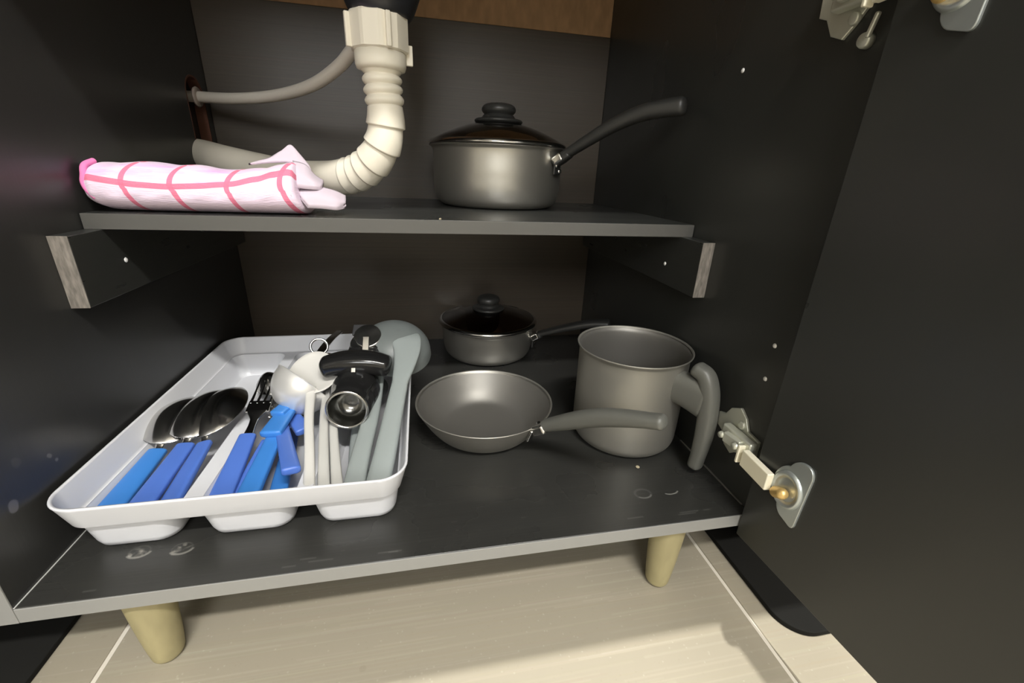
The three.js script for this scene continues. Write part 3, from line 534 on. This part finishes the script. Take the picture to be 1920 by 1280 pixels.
function makeKnife(m, hl = .088, hw = .019) {
  const g = new THREE.Group(); blueHandle(hl, hw, m, g);
  part('blade', sweep([[0, .0014, -hl + .004], [0, .002, -hl - .03], [.001, .0024, -hl - .075], [.003, .0024, -hl - .095]], t => [.0085 - .005 * Math.max(0, t - .75) / .25, .0009, 2.2], { n: 20, seg: 14, cap: 3 }), M.steel, g); return g;
}
function put(g, name, label, category, p, yaw, pitch, roll, group) {
  adopt(g, name, label, category, p, 0, group); g.rotation.set(pitch, yaw, roll, 'YXZ'); return g;
}
const CG = 'blue-handled cutlery in the middle compartment', SG = 'blue-handled spoons in the left compartment';
put(makeSpoon(M.blue), 'table_spoon', 'steel spoon with bright blue handle, nearest the left wall of the tray', 'spoon', [.0265, .0225, -.0560], .00, .05, -.1, SG);
put(makeSpoon(M.blueB), 'table_spoon', 'steel spoon with blue handle in the left compartment, middle of three', 'spoon', [.0495, .0230, -.0570], -.03, .09, .0, SG);
put(makeSpoon(M.blueB, .088, .019), 'table_spoon', 'steel spoon with violet-blue handle tight against the left divider', 'spoon', [.0710, .0215, -.0575], .02, .11, .25, SG);
put(makeFork(M.blueB), 'fork', 'steel fork with violet-blue handle beside the left divider', 'fork', [.1115, .0235, -.0580], .02, .15, -.05, CG);
put(makeKnife(M.blue, .098, .020), 'table_knife', 'knife with a long bright blue handle right of the fork', 'knife', [.1345, .0270, -.0590], -.02, .10, .1, CG);
put(makeFork(M.blueB, .085, .017), 'fork', 'steel fork lying under the bright blue knife handle', 'fork', [.1230, .0170, -.0600], -.05, .12, -.3, CG);
put(makeKnife(M.blueB, .085, .0165), 'table_knife', 'violet-blue knife handle tilted up in front of the right divider', 'knife', [.1685, .0405, -.0780], .36, -.05, -.1, CG);
put(makeKnife(M.blue, .075, .017), 'table_knife', 'blue knife handle low in the middle compartment under the tilted one', 'knife', [.1550, .0130, -.0640], .12, .03, 0, CG);
put(makeSpoon(M.blue, .062, .022, .05, .034, .02), 'tea_spoon', 'short rounded blue spoon handle lying across the knife handles', 'spoon', [.1340, .0425, -.1390], -.14, .06, .05, CG);
put(makeSpoon(M.blueB, .060, .017, .05, .034, .02), 'tea_spoon', 'blue spoon handle just below the steel ladle cup', 'spoon', [.1600, .0330, -.1560], .55, .05, .1, CG);
put(makeSpoon(M.blue, .055, .017, .05, .034, .02), 'tea_spoon', 'blue spoon handle at the left edge of the steel ladle cup', 'spoon', [.1330, .0480, -.1690], -.35, .05, .1, CG);

// steel ladle cup with a dark hanging slot, mouth to the right and up
{
  const g = thing('ladle', 'shiny pale steel ladle cup with a dark slot in the middle compartment', 'ladle', [.1540, .0640, -.2060]);
  const cup = lathe(smoothProfile([[.0001, -.030], [.012, -.0285], [.022, -.0215], [.0285, -.010], [.0305, .000], [.0312, .0006], [.0300, .0010], [.0280, -.0090], [.0215, -.0205], [.012, -.0272], [.0001, -.0288]], 70), 56);
  part('cup', tf(cup, { r: [-.75, 0, -.65], s: [1.14, 1.14, 1.14] }), mat(lin(.80, .79, .76), .30, .55), g);
  part('slot', tf(new THREE.CapsuleGeometry(.0022, .004, 6, 12), { p: [-.0080, -.0210, .0245], r: [0, 0, 1.45], s: [1, 1, .5] }), M.bake, g);
  part('handle', sweep([[.006, .012, -.030], [.008, .016, -.06], [.012, .016, -.10], [.016, .012, -.14]], t => [.0050, .0018, 2.6], { n: 24, seg: 16, cap: 3 }), M.steel, g);
  part('hook', tf(new THREE.TorusGeometry(.010, .0016, 10, 28), { p: [.006, .022, -.060], r: [-.6, .2, 0] }), M.steel, g);
}
// pale serving spoons: round heads towards the back, handles at the front
function serving(headR, path, m, hd) {
  const g = new THREE.Group();
  part('handle', sweep(path, t => [.0054 - .0008 * Math.sin(Math.PI * t), .0036, 2.8], { n: 36, seg: 20, cap: 4 }), m, g);
  if (headR) { const e = path[path.length - 1]; part('head', tf(bowlGeo(headR * 2.3, headR * 2, .006, .0018), { p: [e[0], e[1] - .001, e[2] + .010], r: [hd ?? .28, 0, 0] }), m, g); }
  return g;
}
const WG = 'pale serving spoons in the right compartment';
adopt(serving(.0265, [[.1860, .0270, -.060], [.1795, .0420, -.100], [.1710, .0560, -.145], [.1665, .0690, -.184]], M.film, .45), 'serving_spoon', 'pale spoon whose round white head covers the steel ladle cup', 'spoon', [0, 0, 0], 0, WG);
adopt(serving(0, [[.1985, .0270, -.060], [.1920, .0400, -.100], [.1845, .0515, -.150], [.1800, .0560, -.195], [.180, .056, -.23]], M.whiteSpoon), 'serving_spoon', 'pale utensil handle in the right compartment, middle of the three beside the divider', 'spoon', [0, 0, 0], 0, WG);
adopt(serving(0, [[.2095, .0260, -.063], [.2020, .0350, -.100], [.1930, .0460, -.150], [.1890, .050, -.20]], M.whiteSpoon), 'serving_spoon', 'pale utensil handle in the right compartment, nearest the black bottle opener mouth', 'spoon', [0, 0, 0], 0, WG);

// grey nylon utensils
{
  const l = thing('ladle', 'large grey nylon ladle leaning out over the right back corner of the tray', 'ladle');
  const head = lathe(smoothProfile([[.0001, .026], [.018, .0240], [.033, .0165], [.0425, .0050], [.0455, -.006], [.0460, -.0095], [.0445, -.0095], [.0405, .0045], [.0315, .0150], [.0175, .0220], [.0001, .0240]], 60), 56);
  part('head', tf(head, { p: [.2545, .0870, -.2560], r: [.35, 0, -.12] }), M.greyNylon, l);
  part('handle', sweep([[.2440, .0250, -.0600], [.2500, .0400, -.0900], [.2570, .0600, -.1330], [.2640, .0790, -.1750], [.2690, .0900, -.2020], [.2705, .0975, -.2230], [.2680, .1030, -.2410], [.2630, .1010, -.2530], [.2580, .0940, -.2630]], t => [t < .55 ? .0115 - .0045 * t : .0090 + .030 * (t - .55), .0058 - .0030 * t, 2.6], { n: 60, seg: 24, cap: 3 }), M.paleNylon, l);
  const s = thing('spatula', 'grey nylon spatula lying under the ladle head in the tray', 'spatula');
  part('handle', sweep([[.2230, .0250, -.0620], [.2270, .0380, -.1000], [.2330, .0520, -.1500], [.2350, .0620, -.1950], [.2350, .0660, -.2200]], t => [.0100 - .0032 * t, .0050 - .0015 * t, 2.6], { n: 40, seg: 22, cap: 5 }), M.paleNylon, s);
  part('blade', sweep([[.2350, .0655, -.2100], [.2340, .0680, -.2400], [.2300, .0680, -.2800], [.226, .068, -.335]], t => [.0075 + .022 * Math.min(1, t * 2.2), .0016, 3.5], { n: 30, seg: 24, cap: 3 }), M.greyNylon, s);
  const k = thing('slotted_spoon', 'pale grey utensil handle ending below the mouth of the bottle opener', 'spoon');
  part('handle', sweep([[.2290, .0160, -.0630], [.2225, .0220, -.1000], [.2180, .0270, -.1500], [.216, .030, -.22]], t => [.0100 - .002 * t, .0055, 2.5], { n: 30, seg: 22, cap: 5 }), M.paleNylon, k);
  part('head', tf(bowlGeo(.075, .052, .008, .0018), { p: [.216, .031, -.215] }), M.greyNylon, k);
}
// black opener: winged cap, flared body with steel-lined mouth, chrome wheels behind
{
  const g = thing('bottle_opener', 'black winged opener with chrome wheel and round steel-lined mouth', 'opener', [.2110, .0660, -.1360]);
  g.rotation.set(0, -.05, 0); g.scale.setScalar(1.2);
  const ax = { r: [Math.PI / 2 - .62, 0, 0] };
  part('body', crease(tf(lathe(smoothProfile([[.0160, .001], [.0180, -.002], [.0185, -.008], [.0195, -.018], [.0215, -.030], [.0220, -.042], [.0190, -.056], [.0150, -.062], [.0001, -.063]], 60), 48), { r: [1.50, 0, 0] }), .9), phys(lin(.012, .012, .012), .14), g);
  part('mouth_ring', tf(new THREE.TorusGeometry(.0168, .0013, 12, 48), { r: [-.07, 0, 0], p: [0, .0010, .0010] }), M.steel, g);
  part('mouth_lining', tf(lathe(smoothProfile([[.0160, .001], [.0150, -.006], [.0120, -.016], [.007, -.020], [.0001, -.0205]], 30), 40), { r: [1.50, 0, 0] }), mat(lin(.20, .20, .19), .2, 1), g);
  part('wing_cap', sweep([[-.0265, .0190, -.0500], [-.016, .0212, -.0510], [0, .0220, -.0515], [.016, .0210, -.0510], [.0265, .0185, -.0500]], t => [.0115 + .0025 * Math.sin(Math.PI * t), .0092 + .0012 * Math.sin(Math.PI * t), 3], { n: 40, seg: 24, cap: 6 }), phys(lin(.012, .012, .012), .16), g);
  part('clip', tf(new RoundedBoxGeometry(.0045, .011, .0022, 2, .0008), { p: [.000, .0205, -.0375], r: [-.6, 0, 0] }), M.chrome, g);
  part('clip', tf(new RoundedBoxGeometry(.0065, .018, .0022, 2, .0008), { p: [.006, .0310, -.0730], r: [-.75, 0, 0] }), M.chrome, g);
  part('neck', tf(new RoundedBoxGeometry(.032, .018, .040, 3, .006), { p: [.003, .0180, -.0800], r: [.1, 0, 0] }), phys(lin(.015, .015, .015), .18), g);
  part('wheel', merge([tf(lathe([[.0001, -.0008], [.0128, -.0008], [.0136, 0], [.0128, .0008], [.0001, .0008]], 40), { p: [.006, .0350, -.0880], r: [.65, 0, 0] }), tf(lathe([[.0001, -.0008], [.0140, -.0008], [.0148, 0], [.0140, .0008], [.0001, .0008]], 40), { p: [.004, .0290, -.0830], r: [.5, 0, 0] })]), M.chrome, g);
  part('key', tf(new RoundedBoxGeometry(.018, .003, .014, 2, .001), { p: [-.002, .0360, -.1020], r: [.5, 0, 0] }), phys(lin(.04, .04, .042), .3), g);
}
// a few crumbs
{
  const cg = new THREE.DodecahedronGeometry(.0019, 0);
  const cm = mat(lin(.42, .37, .25), .8);
  [[.5205, .0010, -.0830, 'pale crumb on the bottom panel in front of the milk pot handle'], [.3120, HS + .0006, -.1835, 'pale crumb on the shelf edge between towel and saucepan']].forEach(([x, y, z, l], i) => { const c = tag(part('crumb', cg, cm), l, 'crumb'); c.position.set(x, y, z); c.scale.set(1.2, .55, i ? .5 : 1.3); c.rotation.y = i; });
}

scene.traverse(o => { if (o.isMesh) o.castShadow = o.receiveShadow = true; });
renderer.render(scene, camera);
